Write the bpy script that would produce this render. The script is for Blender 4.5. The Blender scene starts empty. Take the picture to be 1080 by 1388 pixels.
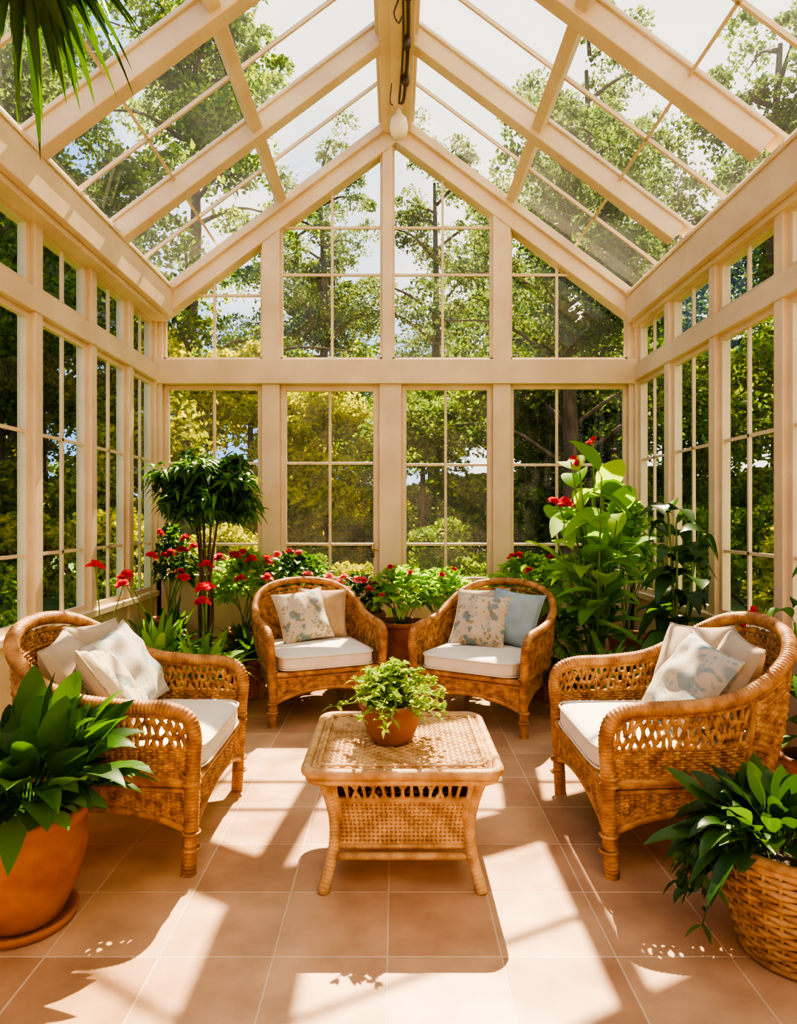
import bpy, math, random
import numpy as np
from mathutils import Vector, Matrix
random.seed(7)
rng = np.random.default_rng(7)
pi = math.pi

# ------------------------------------------------------------------ mesh builder
class MB:
    def __init__(s):
        s.v = []; s.f = []; s.m = []; s.n = 0
    def add(s, V, F, mat=0):
        V = np.asarray(V, float).reshape(-1, 3)
        if not isinstance(F, list): F = [F]
        for f in F:
            f = np.asarray(f, dtype=np.int64)
            s.f.append(f + s.n); s.m.append(np.full(len(f), mat, dtype=np.int32))
        s.v.append(V); s.n += len(V)
    def mesh(s, name, mats, smooth=True):
        me = bpy.data.meshes.new(name)
        V = np.concatenate(s.v)
        loops = np.concatenate([f.ravel() for f in s.f]).astype(np.int32)
        tot = np.concatenate([np.full(len(f), f.shape[1]) for f in s.f])
        st = np.concatenate([[0], np.cumsum(tot)[:-1]]).astype(np.int32)
        me.vertices.add(len(V)); me.vertices.foreach_set('co', V.astype(np.float32).ravel())
        me.loops.add(len(loops)); me.loops.foreach_set('vertex_index', loops)
        me.polygons.add(len(tot)); me.polygons.foreach_set('loop_start', st)
        me.polygons.foreach_set('material_index', np.concatenate(s.m))
        me.polygons.foreach_set('use_smooth', np.full(len(tot), smooth))
        me.update(calc_edges=True); me.validate()
        for m in mats: me.materials.append(m)
        return me

def link(name, me, loc=(0, 0, 0), rot=(0, 0, 0), parent=None, scale=(1, 1, 1)):
    o = bpy.data.objects.new(name, me)
    bpy.context.scene.collection.objects.link(o)
    o.location = loc; o.rotation_euler = rot; o.scale = scale
    if parent: o.parent = parent
    return o
def obj(mb, name, mats, loc=(0, 0, 0), rot=(0, 0, 0), parent=None, smooth=True, bevel=0):
    if name in ('foliage','stems','blossoms') and parent is not None:   # leaves press against, never through, the glass
        px0,py0=parent.location.x,parent.location.y
        for V in mb.v:
            x=V[:,0]+px0; y=V[:,1]+py0
            lo,hi=-2.04,2.07
            x=np.where(x<lo+.15,lo+.15-.15*np.tanh((lo+.15-x)/.3),x); x=np.where(x>hi-.15,hi-.15+.15*np.tanh((x-hi+.15)/.3),x)
            y=np.where(y>5.75,5.75+.12*np.tanh((y-5.75)/.25),y)
            V[:,0]=x-px0; V[:,1]=y-py0
    o = link(name, mb.mesh(name, mats if isinstance(mats, list) else [mats], smooth), loc, rot, parent)
    if bevel:
        b = o.modifiers.new('bevel', 'BEVEL'); b.width = bevel; b.segments = 2; b.limit_method = 'ANGLE'
    return o
def group(name, loc=(0, 0, 0), rotz=0):
    return link(name, None, loc, (0, 0, rotz))

BOXF = np.array([[0,3,2,1],[4,5,6,7],[0,1,5,4],[1,2,6,5],[2,3,7,6],[3,0,4,7]])
def box(mb, a, b, mat=0):
    x0,y0,z0 = a; x1,y1,z1 = b
    if x0>x1: x0,x1=x1,x0
    if y0>y1: y0,y1=y1,y0
    if z0>z1: z0,z1=z1,z0
    mb.add([[x0,y0,z0],[x1,y0,z0],[x1,y1,z0],[x0,y1,z0],[x0,y0,z1],[x1,y0,z1],[x1,y1,z1],[x0,y1,z1]], BOXF, mat)
def beam(mb, p0, p1, w, h, side=(0,1,0), mat=0):
    p0=np.array(p0,float); p1=np.array(p1,float); t=p1-p0; t/=np.linalg.norm(t)
    s=np.array(side,float); s-=t*s.dot(t); s/=np.linalg.norm(s); n=np.cross(t,s)
    V=[]
    for p in (p0,p1):
        for a,b in ((-1,-1),(1,-1),(1,1),(-1,1)):
            V.append(p+s*a*w/2+n*b*h/2)
    mb.add(V, BOXF, mat)
def tube(mb, pts, r, sides=6, mat=0, closed=False):
    P=np.asarray(pts,float); n=len(P); r=np.broadcast_to(np.asarray(r,float),(n,))
    T=(np.roll(P,-1,0)-np.roll(P,1,0)) if closed else np.gradient(P,axis=0)
    T=T/(np.linalg.norm(T,axis=1,keepdims=True)+1e-12)
    a=np.array([0,0,1.]) if abs(T[0,2])<.9 else np.array([1.,0,0])
    v=np.cross(T[0],a); N=np.zeros_like(P)
    for i in range(n):
        v=v-T[i]*v.dot(T[i]); v=v/(math.sqrt(v.dot(v))+1e-12); N[i]=v
    B=np.cross(T,N); an=np.linspace(0,2*pi,sides,endpoint=False)
    V=P[:,None]+r[:,None,None]*(np.cos(an)[None,:,None]*N[:,None]+np.sin(an)[None,:,None]*B[:,None])
    m=n if closed else n-1
    i=np.arange(m)[:,None]; j=np.arange(sides)[None,:]; i2=(i+1)%n; j2=(j+1)%sides
    F=np.stack([i*sides+j,i*sides+j2,i2*sides+j2,i2*sides+j],-1).reshape(-1,4)
    FF=[F]
    if not closed:
        FF.append(np.arange(sides)[::-1][None,:]); FF.append(((n-1)*sides+np.arange(sides))[None,:])
    mb.add(V.reshape(-1,3), FF, mat)
def catmull(pts, per=6, closed=False):
    P=np.asarray(pts,float)
    if closed: Q=np.vstack([P[-1],P,P[0],P[1]])
    else: Q=np.vstack([2*P[0]-P[1],P,2*P[-1]-P[-2]])
    out=[]; t=np.linspace(0,1,per,endpoint=False)[:,None]
    for i in range(1,len(Q)-2):
        a,b,c,d=Q[i-1],Q[i],Q[i+1],Q[i+2]
        out.append(.5*((2*b)+(c-a)*t+(2*a-5*b+4*c-d)*t**2+(3*b-a-3*c+d)*t**3))
    out=np.vstack(out)
    return out if closed else np.vstack([out,P[-1]])
def resampler(P):
    d=np.concatenate([[0],np.cumsum(np.linalg.norm(np.diff(P,axis=0),axis=1))]); tot=d[-1]; d/=tot
    def R(u):
        u=np.asarray(u,float); return np.stack([np.interp(u,d,P[:,k]) for k in range(3)],-1)
    R.length=tot
    return R
def ribbed(mb,P,r,pitch=.013,sides=10,mat=0,amp=.07):
    R=resampler(P); n=int(R.length/pitch)*4; u=np.linspace(0,1,n+1); rr=r*(1+amp*np.sin(np.arange(n+1)*pi/2+.3))
    tube(mb,R(u),rr,sides,mat)
def lathe(mb, prof, segs=32, mat=0, c=(0,0,0), capb=True):
    P=np.array(prof,float); n=len(P); an=np.linspace(0,2*pi,segs,endpoint=False)
    V=np.zeros((n,segs,3)); V[...,0]=P[:,0][:,None]*np.cos(an)+c[0]; V[...,1]=P[:,0][:,None]*np.sin(an)+c[1]; V[...,2]=P[:,1][:,None]+c[2]
    i=np.arange(n-1)[:,None]; j=np.arange(segs)[None,:]; j2=(j+1)%segs
    F=np.stack([i*segs+j,i*segs+j2,(i+1)*segs+j2,(i+1)*segs+j],-1).reshape(-1,4)
    FF=[F]
    if capb: FF.append(np.arange(segs)[::-1][None,:]); FF.append(((n-1)*segs+np.arange(segs))[None,:])
    mb.add(V.reshape(-1,3),FF,mat)
def mapn(mp,u,v):
    e=1e-3; p=mp(u,v); du=mp(u+e,v)-mp(u-e,v); dv=mp(u,v+e)-mp(u,v-e)
    n=np.cross(du,dv); return p, n/(np.linalg.norm(n,axis=-1,keepdims=True)+1e-12)
def weave(mb, mp, ns, nh, r=.005, amp=.006, u0=0,u1=1,v0=0,v1=1, mat=0, rs=None, wrap=False):
    rs = rs or r
    for i in range(ns+(0 if wrap else 1)):
        u=np.full(8,u0+(u1-u0)*i/ns); v=np.linspace(v0,v1,8)
        tube(mb, mp(u,v), rs, 5, mat)
    for j in range(nh):
        k=np.arange(2*ns+1); u=u0+(u1-u0)*k/(2*ns); v=np.full(len(u), v0+(v1-v0)*(j+.5)/nh)
        p,n=mapn(mp,u,v); s=np.cos(pi*k/2+ (pi if j%2 else 0))
        tube(mb, p+n*(amp*s)[:,None], r, 5, mat)
def lattice(mb, mp, nu, nv, r=.006, u0=0,u1=1,v0=0,v1=1, jit=.22, mat=0):
    G=np.zeros((2*nu+1,nv+1,2))
    for i in range(2*nu+1):
        for j in range(nv+1):
            zz=.2 if (i+j)%2 else -.2
            fu=(i+rng.uniform(-jit,jit))/(2*nu); fv=(j+zz+rng.uniform(-jit,jit))/nv
            if i in (0,2*nu): fu=i/(2*nu)
            G[i,j]=(u0+(u1-u0)*min(max(fu,0),1), v0+(v1-v0)*min(max(fv,0),1))
    for j in range(nv+1):
        c=catmull(np.c_[G[:,j],np.zeros(2*nu+1)],3)
        tube(mb, mp(c[:,0],c[:,1]), r, 6, mat)
    for j in range(nv):
        for i in range(2*nu+1):
            if (i+j)%2:
                a,b=G[i,j],G[i,j+1]; t=np.linspace(0,1,4)[:,None]; q=a+(b-a)*t; rr=r*np.array([1.3,.9,.9,1.3])
                tube(mb, mp(q[:,0],q[:,1]), rr, 6, mat)
def cushion(mb, hx,hy,hz, n=7, puff=.012, res=16, mat=0, piping=True, c=(0,0,0)):
    g=np.linspace(-1,1,res+1); A,B=np.meshgrid(g,g,indexing='ij')
    V=[];F=[];o=0
    idx=np.arange((res+1)**2).reshape(res+1,res+1)
    q=np.stack([idx[:-1,:-1],idx[1:,:-1],idx[1:,1:],idx[:-1,1:]],-1).reshape(-1,4)
    O=np.ones_like(A)
    for P,fl in (((A,B,O),0),((A,B,-O),1),((O,A,B),0),((-O,A,B),1),((B,O,A),0),((B,-O,A),1)):
        p=np.stack(P,-1).reshape(-1,3)
        V.append(p); F.append((q[:,::-1] if fl else q)+o); o+=len(p)
    V=np.vstack(V); nr=(np.abs(V)**n).sum(1)**(1/n); V=V/nr[:,None]
    W=V*np.array([hx,hy,hz]); W[:,2]+=puff*np.sign(V[:,2])*np.clip((1-V[:,0]**2)*(1-V[:,1]**2),0,1)
    mb.add(W+np.array(c),F,mat)
    if piping:
        t=np.linspace(0,2*pi,64,endpoint=False); cx=np.sign(np.cos(t))*np.abs(np.cos(t))**(2/8.); cy=np.sign(np.sin(t))*np.abs(np.sin(t))**(2/8.)
        for z in (hz*.72,-hz*.72):
            tube(mb, np.c_[cx*hx*1.0,cy*hy*1.0,np.full(64,z)]+np.array(c), .0045,5,mat,closed=True)
def pillow_mesh(name, h, T, mat, seed=0):
    mb=MB(); res=28; g=np.linspace(-1,1,res+1); x,y=np.meshgrid(g,g,indexing='ij'); r2=np.random.default_rng(seed)
    X=x*(1-.09*(1-y**2)*x**2)*h; Y=y*(1-.09*(1-x**2)*y**2)*h
    H=T*(np.clip((1-x**2)*(1-y**2),0,1))**.42
    w=np.zeros_like(x)
    for k in range(9):
        a=r2.uniform(0,2*pi); f=r2.uniform(3,10); w+=np.sin(f*(x*math.cos(a)+y*math.sin(a))+r2.uniform(0,6))*.004
    w*=np.clip(H/T*1.4,0,1)
    idx=np.arange((res+1)**2).reshape(res+1,res+1)
    q=np.stack([idx[:-1,:-1],idx[1:,:-1],idx[1:,1:],idx[:-1,1:]],-1).reshape(-1,4)
    mb.add(np.stack([X,Y,H+w],-1).reshape(-1,3),q); mb.add(np.stack([X,Y,-H+w*.3],-1).reshape(-1,3),q[:,::-1])
    e=np.vstack([np.c_[X[:,0],Y[:,0]],np.c_[X[-1,1:],Y[-1,1:]],np.c_[X[-2::-1,-1],Y[-2::-1,-1]],np.c_[X[0,-2:0:-1],Y[0,-2:0:-1]]])
    tube(mb,np.c_[e,np.zeros(len(e))],.004,5,0,closed=True)
    return mb.mesh(name,[mat])

# leaves -------------------------------------------------------------
SH={
 'strap':lambda t:(1-t**3)*np.minimum(1,.45+2.5*t),
 'lance':lambda t:np.sin(pi*np.clip(t,0,1)**.8)**.9+.02,
 'ovate':lambda t:np.where(t<.12,.05,np.sin(pi*np.clip((t-.12)/.88,0,1)**.7)**.8)+.01,
 'petiole':lambda t:np.where(t<.38,.045,np.sin(pi*np.clip((t-.38)/.62,0,1)**.75)**.85)+.005,
 'petal':lambda t:np.sin(pi*np.clip(t*.8+.1,0,1)**1.2)**.7,
}
def leaves(mb, base, d, L, W, droop, shape='lance', segs=8, fold=.3, mat=0, ripple=.0):
    base=np.asarray(base,float); N=len(base); d=np.asarray(d,float); d=d/np.linalg.norm(d,axis=1,keepdims=True)
    L=np.broadcast_to(L,(N,)); W=np.broadcast_to(W,(N,)); droop=np.broadcast_to(droop,(N,))
    t=np.linspace(0,1,segs+1)
    P=base[:,None]+d[:,None]*(L[:,None]*t)[...,None]; P[...,2]-=(droop*L)[:,None]*t**2
    T=np.repeat(d[:,None],segs+1,1).copy(); T[...,2]-=2*droop[:,None]*t; T/=np.linalg.norm(T,axis=2,keepdims=True)
    s=np.cross(d,np.array([0,0,1.])); sn=np.linalg.norm(s,axis=1,keepdims=True); s=np.where(sn<.05,rng.normal(size=s.shape)*[1,1,0],s); s/=np.linalg.norm(s,axis=1,keepdims=True)
    n0=np.cross(s,d); a=rng.uniform(-.5,.5,(N,1)); s=s*np.cos(a)+n0*np.sin(a)
    S=np.repeat(s[:,None],segs+1,1); NN=np.cross(S,T); NN/=np.linalg.norm(NN,axis=2,keepdims=True)+1e-9
    w=(W[:,None]*SH[shape](t)[None])[...,None]*.5
    rp=ripple*W[:,None,None]*np.sin(t*14+rng.uniform(0,6,(N,1)))[...,None]*(w>0.1*W[:,None,None]) if ripple else 0
    V=np.stack([P-S*w+NN*(w*fold+rp),P,P+S*w+NN*(w*fold-rp)],2)
    k=(np.arange(N)*(segs+1)*3)[:,None,None]; i=np.arange(segs)[None,:,None]; c=np.arange(2)[None,None,:]
    a0=k+i*3+c
    F=np.stack([a0,a0+1,a0+4,a0+3],-1).reshape(-1,4)
    mb.add(V.reshape(-1,3),F,mat)
def rdir(N, el0, el1, az0=0, az1=2*pi):
    az=rng.uniform(az0,az1,N); el=rng.uniform(el0,el1,N)
    return np.c_[np.cos(az)*np.cos(el),np.sin(az)*np.cos(el),np.sin(el)]
def diamonds(mb, C, size, mat=0, asp=.5):
    N=len(C); a=rng.normal(size=(N,3)); a/=np.linalg.norm(a,axis=1,keepdims=True)
    b=np.cross(a,rng.normal(size=(N,3))); b/=np.linalg.norm(b,axis=1,keepdims=True)
    s=(size*rng.uniform(.6,1.3,N))[:,None]*.5; n=np.cross(a,b)*s*.25
    V=np.stack([C-a*s,C+b*s*asp+a*s*.15+n,C+a*s,C-b*s*asp+a*s*.15+n],1)
    F=(np.arange(N)*4)[:,None]+np.arange(4)
    mb.add(V.reshape(-1,3),F,mat)
def flower(mb, c, r, mat=0, n=16):
    d=rdir(n,-.2,1.5); leaves(mb,np.repeat([c],n,0),d,r*rng.uniform(.7,1.1,n),r*.95,.25,'petal',4,.5,mat)
    d=rdir(6,.6,1.5); leaves(mb,np.repeat([c],6,0),d,r*.6,r*.7,.0,'petal',4,.8,mat)

# ------------------------------------------------------------------ materials
def newmat(name):
    m=bpy.data.materials.new(name); m.use_nodes=True; nt=m.node_tree
    return m,nt,nt.nodes['Principled BSDF'],nt.nodes['Material Output']
def nn(nt,t,**k):
    n=nt.nodes.new(t)
    for a,b in k.items(): setattr(n,a,b)
    return n
def surf(name,c1,c2,rough=.5,scale=6,bump=.1,bscale=None,metal=0,detail=5,stretch=None,lo=.35,hi=.65,sheen=0,spec=.5):
    m,nt,p,o=newmat(name); L=nt.links
    tc=nn(nt,'ShaderNodeTexCoord'); mp=nn(nt,'ShaderNodeMapping'); L.new(tc.outputs['Object'],mp.inputs[0])
    if stretch: mp.inputs['Scale'].default_value=stretch
    no=nn(nt,'ShaderNodeTexNoise'); no.inputs['Scale'].default_value=scale; no.inputs['Detail'].default_value=detail
    L.new(mp.outputs[0],no.inputs['Vector'])
    cr=nn(nt,'ShaderNodeValToRGB'); cr.color_ramp.elements[0].position=lo; cr.color_ramp.elements[1].position=hi
    cr.color_ramp.elements[0].color=(*c1,1); cr.color_ramp.elements[1].color=(*c2,1)
    L.new(no.outputs['Fac'],cr.inputs[0]); L.new(cr.outputs[0],p.inputs['Base Color'])
    p.inputs['Roughness'].default_value=rough; p.inputs['Metallic'].default_value=metal
    p.inputs['Specular IOR Level'].default_value=spec
    if sheen: p.inputs['Sheen Weight'].default_value=sheen
    if bump:
        n2=nn(nt,'ShaderNodeTexNoise'); n2.inputs['Scale'].default_value=bscale or scale*6; n2.inputs['Detail'].default_value=4
        L.new(mp.outputs[0],n2.inputs['Vector'])
        b=nn(nt,'ShaderNodeBump'); b.inputs['Strength'].default_value=bump; b.inputs['Distance'].default_value=.01
        L.new(n2.outputs['Fac'],b.inputs['Height']); L.new(b.outputs[0],p.inputs['Normal'])
    return m
def leafmat(name,cols,tr=.4,trc=None,rough=.45,spec=.4):
    m,nt,p,o=newmat(name); L=nt.links
    g=nn(nt,'ShaderNodeNewGeometry'); cr=nn(nt,'ShaderNodeValToRGB')
    while len(cr.color_ramp.elements)<len(cols): cr.color_ramp.elements.new(.5)
    for i,c in enumerate(cols):
        cr.color_ramp.elements[i].position=i/(len(cols)-1); cr.color_ramp.elements[i].color=(*c,1)
    L.new(g.outputs['Random Per Island'],cr.inputs[0]); L.new(cr.outputs[0],p.inputs['Base Color'])
    p.inputs['Roughness'].default_value=rough; p.inputs['Specular IOR Level'].default_value=spec
    t=nn(nt,'ShaderNodeBsdfTranslucent')
    mx=nn(nt,'ShaderNodeMix',data_type='RGBA'); mx.blend_type='MULTIPLY'; mx.inputs[0].default_value=1
    L.new(cr.outputs[0],mx.inputs[6]); mx.inputs[7].default_value=(*(trc or (2.6,2.3,1.0)),1); L.new(mx.outputs[2],t.inputs[0])
    ms=nn(nt,'ShaderNodeMixShader'); ms.inputs[0].default_value=tr
    L.new(p.outputs[0],ms.inputs[1]); L.new(t.outputs[0],ms.inputs[2]); L.new(ms.outputs[0],o.inputs[0])
    return m
M_frame=surf('painted_cream_wood',(.62,.475,.315),(.72,.575,.395),.45,3,.06,30,stretch=(1,1,1))
M_rattan=surf('rattan',(.26,.11,.036),(.56,.295,.11),.5,16,.35,90,spec=.4)
M_rattan_d=surf('rattan_weave',(.25,.105,.034),(.60,.33,.125),.55,24,.3,120,spec=.35)
M_tabler=surf('rattan_pale',(.38,.205,.085),(.66,.42,.21),.5,16,.3,90,spec=.35)
M_seat=surf('seat_fabric',(.70,.64,.55),(.77,.71,.62),.9,8,.15,250,sheen=.2)
M_cream=surf('cream_fabric',(.39,.30,.215),(.48,.38,.28),.9,8,.2,250,sheen=.1)
M_tan=surf('tan_fabric',(.40,.25,.14),(.48,.32,.18),.9,8,.2,250,sheen=.2)
M_blue=surf('blue_fabric',(.24,.33,.37),(.32,.42,.46),.9,8,.2,250,sheen=.2)
M_terra=surf('terracotta',(.28,.095,.04),(.42,.175,.085),.75,7,.12,60)
M_terrad=surf('dark_terracotta',(.20,.075,.04),(.32,.13,.075),.6,7,.12,60)
M_soil=surf('soil',(.03,.018,.01),(.07,.045,.03),.95,30,.8,60)
M_basket=surf('basket_cane',(.26,.13,.05),(.50,.30,.13),.6,18,.3,90)
M_bark=surf('bark',(.07,.045,.028),(.15,.10,.06),.9,9,.6,30,stretch=(1,1,.25))
M_stem=surf('green_stem',(.10,.20,.04),(.16,.28,.06),.6,9,.1)
M_brass=surf('brass',(.45,.30,.12),(.5,.35,.15),.35,5,0,metal=1)
M_dark=surf('dark_iron',(.05,.035,.025),(.09,.06,.04),.5,20,.1)
M_ceram=surf('cream_ceramic',(.75,.66,.5),(.8,.72,.58),.3,5,0)
M_grass=surf('grass',(.05,.12,.02),(.16,.26,.05),.9,1.2,.5,40)
def floral(name,base,c1,c2,seed=0,scale=1.):
    m,nt,p,o=newmat(name); L=nt.links
    tc=nn(nt,'ShaderNodeTexCoord'); mp=nn(nt,'ShaderNodeMapping'); mp.inputs['Location'].default_value=(seed,seed*.7,0); mp.inputs['Scale'].default_value=(1,1,.15); L.new(tc.outputs['Object'],mp.inputs[0])
    nz=nn(nt,'ShaderNodeTexNoise'); nz.inputs['Scale'].default_value=14*scale; L.new(mp.outputs[0],nz.inputs['Vector'])
    vm=nn(nt,'ShaderNodeVectorMath'); vm.operation='MULTIPLY_ADD'; vm.inputs[1].default_value=(.07,.07,.0); L.new(nz.outputs['Color'],vm.inputs[0]); L.new(mp.outputs[0],vm.inputs[2])
    last=None
    for k,(sc,th,gt,c) in enumerate(((16*scale,.46,.47,c1),(34*scale,.42,.50,c2),(60*scale,.36,.53,c1))):
        v=nn(nt,'ShaderNodeTexVoronoi'); v.inputs['Scale'].default_value=sc; L.new(vm.outputs[0],v.inputs['Vector'])
        r=nn(nt,'ShaderNodeMapRange'); r.inputs[1].default_value=th; r.inputs[2].default_value=th-.08; r.inputs[3].default_value=0; r.inputs[4].default_value=1; L.new(v.outputs['Distance'],r.inputs[0])
        n3=nn(nt,'ShaderNodeTexNoise'); n3.inputs['Scale'].default_value=7*scale+4*k; n3.inputs['Detail'].default_value=1; L.new(mp.outputs[0],n3.inputs['Vector'])
        r2=nn(nt,'ShaderNodeMath'); r2.operation='GREATER_THAN'; r2.inputs[1].default_value=gt; L.new(n3.outputs['Fac'],r2.inputs[0])
        mu=nn(nt,'ShaderNodeMath'); mu.operation='MULTIPLY'; L.new(r.outputs[0],mu.inputs[0]); L.new(r2.outputs[0],mu.inputs[1])
        mu2=nn(nt,'ShaderNodeMath'); mu2.operation='MULTIPLY'; mu2.inputs[1].default_value=.75; L.new(mu.outputs[0],mu2.inputs[0])
        mx=nn(nt,'ShaderNodeMix',data_type='RGBA'); L.new(mu2.outputs[0],mx.inputs[0])
        if last: L.new(last,mx.inputs[6])
        else: mx.inputs[6].default_value=(*base,1)
        mx.inputs[7].default_value=(*c,1); last=mx.outputs[2]
    L.new(last,p.inputs['Base Color']); p.inputs['Roughness'].default_value=.9; p.inputs['Sheen Weight'].default_value=.2
    return m
M_floral=floral('floral_fabric',(.54,.45,.335),(.10,.20,.24),(.26,.21,.09),1.3,.8)
M_floralb=floral('blue_floral_fabric',(.46,.41,.335),(.17,.26,.30),(.30,.32,.31),4.1,.6)

M_lf_mid=leafmat('leaf_mid',[(.025,.08,.010),(.05,.14,.02),(.10,.24,.035)],.35)
M_lf_dark=leafmat('leaf_dark',[(.018,.055,.012),(.034,.095,.018),(.065,.15,.028)],.3,rough=.36)
M_lf_bright=leafmat('leaf_bright',[(.09,.22,.02),(.18,.36,.035),(.30,.45,.05)],.45,rough=.6,spec=.15)
M_lf_lime=leafmat('leaf_lime',[(.13,.25,.015),(.24,.38,.02),(.38,.46,.035)],.45,(1.8,1.7,.8),rough=.6,spec=.2)
M_out_y=leafmat('garden_leaf_yellow',[(.17,.22,.012),(.34,.37,.02),(.52,.46,.03)],.5,(1.8,1.7,.8),rough=.6,spec=.2)
M_out_m=leafmat('garden_leaf_mid',[(.045,.105,.014),(.11,.205,.024),(.27,.35,.035)],.5,(2.4,2.1,.9),rough=.6,spec=.2)
M_out_d=leafmat('garden_leaf_dark',[(.028,.07,.018),(.065,.125,.027),(.14,.205,.04)],.5,(2.4,2.1,1.),rough=.6,spec=.2)
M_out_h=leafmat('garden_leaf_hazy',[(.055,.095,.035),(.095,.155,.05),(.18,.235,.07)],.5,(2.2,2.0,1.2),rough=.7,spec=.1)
M_red=leafmat('petal_red',[(.65,.01,.012),(.8,.03,.02),(.9,.08,.05)],.35,(1.2,.8,.8))
M_pink=leafmat('petal_pink',[(.8,.15,.2),(.85,.3,.35),(.9,.4,.4)],.35,(1.2,.9,.9))

def tile_mat():
    m,nt,p,o=newmat('terracotta_tiles'); L=nt.links
    tc=nn(nt,'ShaderNodeTexCoord'); mp=nn(nt,'ShaderNodeMapping'); mp.inputs['Location'].default_value=(.02,-.285,0); L.new(tc.outputs['Object'],mp.inputs[0])
    br=nn(nt,'ShaderNodeTexBrick'); br.offset=0; br.squash=1
    for k,v in (('Scale',1),('Mortar Size',.0042),('Mortar Smooth',.3),('Bias',0),('Brick Width',.35),('Row Height',.35)): br.inputs[k].default_value=v
    br.inputs['Color1'].default_value=(.47,.275,.165,1); br.inputs['Color2'].default_value=(.62,.405,.26,1); br.inputs['Mortar'].default_value=(.70,.52,.38,1)
    L.new(mp.outputs[0],br.inputs['Vector'])
    no=nn(nt,'ShaderNodeTexNoise'); no.inputs['Scale'].default_value=5; no.inputs['Detail'].default_value=8; L.new(tc.outputs['Object'],no.inputs['Vector'])
    cr=nn(nt,'ShaderNodeValToRGB'); cr.color_ramp.elements[0].position=.3; cr.color_ramp.elements[0].color=(.74,.70,.66,1); cr.color_ramp.elements[1].position=.7; cr.color_ramp.elements[1].color=(1.1,1.08,1.05,1)
    L.new(no.outputs['Fac'],cr.inputs[0])
    mx=nn(nt,'ShaderNodeMix',data_type='RGBA'); mx.blend_type='MULTIPLY'; mx.inputs[0].default_value=1
    L.new(br.outputs['Color'],mx.inputs[6]); L.new(cr.outputs[0],mx.inputs[7]); L.new(mx.outputs[2],p.inputs['Base Color'])
    mr=nn(nt,'ShaderNodeMapRange'); mr.inputs[3].default_value=.22; mr.inputs[4].default_value=.45; L.new(no.outputs['Fac'],mr.inputs[0]); L.new(mr.outputs[0],p.inputs['Roughness'])
    b=nn(nt,'ShaderNodeBump'); b.inputs['Strength'].default_value=.5; b.inputs['Distance'].default_value=.004; b.invert=True
    L.new(br.outputs['Fac'],b.inputs['Height']); L.new(b.outputs[0],p.inputs['Normal'])
    return m
def glass_mat(name,dust_haze):  # milky dust film on the panes, also standing in for sun haze
    m,nt,p,o=newmat(name); L=nt.links; nt.nodes.remove(p)
    tr=nn(nt,'ShaderNodeBsdfTransparent'); tr.inputs[0].default_value=(.98,.99,.98,1)
    gl=nn(nt,'ShaderNodeBsdfGlossy'); gl.inputs['Roughness'].default_value=.02
    lw=nn(nt,'ShaderNodeLayerWeight'); lw.inputs[0].default_value=.5
    pw=nn(nt,'ShaderNodeMath'); pw.operation='POWER'; pw.inputs[1].default_value=4; L.new(lw.outputs['Facing'],pw.inputs[0])
    ma=nn(nt,'ShaderNodeMath'); ma.operation='MULTIPLY_ADD'; ma.inputs[1].default_value=.35; ma.inputs[2].default_value=.025; L.new(pw.outputs[0],ma.inputs[0])
    ms=nn(nt,'ShaderNodeMixShader'); L.new(ma.outputs[0],ms.inputs[0]); L.new(tr.outputs[0],ms.inputs[1]); L.new(gl.outputs[0],ms.inputs[2])
    tl=nn(nt,'ShaderNodeBsdfTranslucent'); tl.inputs[0].default_value=(.95,.93,.88,1)
    no=nn(nt,'ShaderNodeTexNoise'); no.inputs['Scale'].default_value=1.5; no.inputs['Detail'].default_value=6
    tc=nn(nt,'ShaderNodeTexCoord'); L.new(tc.outputs['Object'],no.inputs['Vector'])
    mr=nn(nt,'ShaderNodeMapRange'); mr.inputs[1].default_value=.3; mr.inputs[2].default_value=.75; mr.inputs[3].default_value=dust_haze*.3; mr.inputs[4].default_value=dust_haze*1.7; L.new(no.outputs['Fac'],mr.inputs[0])
    m2=nn(nt,'ShaderNodeMixShader'); L.new(mr.outputs[0],m2.inputs[0]); L.new(ms.outputs[0],m2.inputs[1]); L.new(tl.outputs[0],m2.inputs[2]); L.new(m2.outputs[0],o.inputs[0])
    return m
M_tile=tile_mat(); M_glass=glass_mat('window_glass',.014); M_rglass=glass_mat('roof_glass',.028)

# ------------------------------------------------------------------ room shell
YB=6.0; YF=-1.4; XL=-2.17; XR=2.20
S=.75; A_r=4.88; A_o=4.72; A_g=5.03; XC=.02
mb=MB(); box(mb,(XL-.2,YF-.2,-.1),(XR+.2,YB+.15,0)); obj(mb,'floor',M_tile,smooth=False)
px=lambda x:(x-534)/150.; pz=lambda y:1.35+(700-y)/150.
Q1=np.array([[0,1,2,3]])

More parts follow.
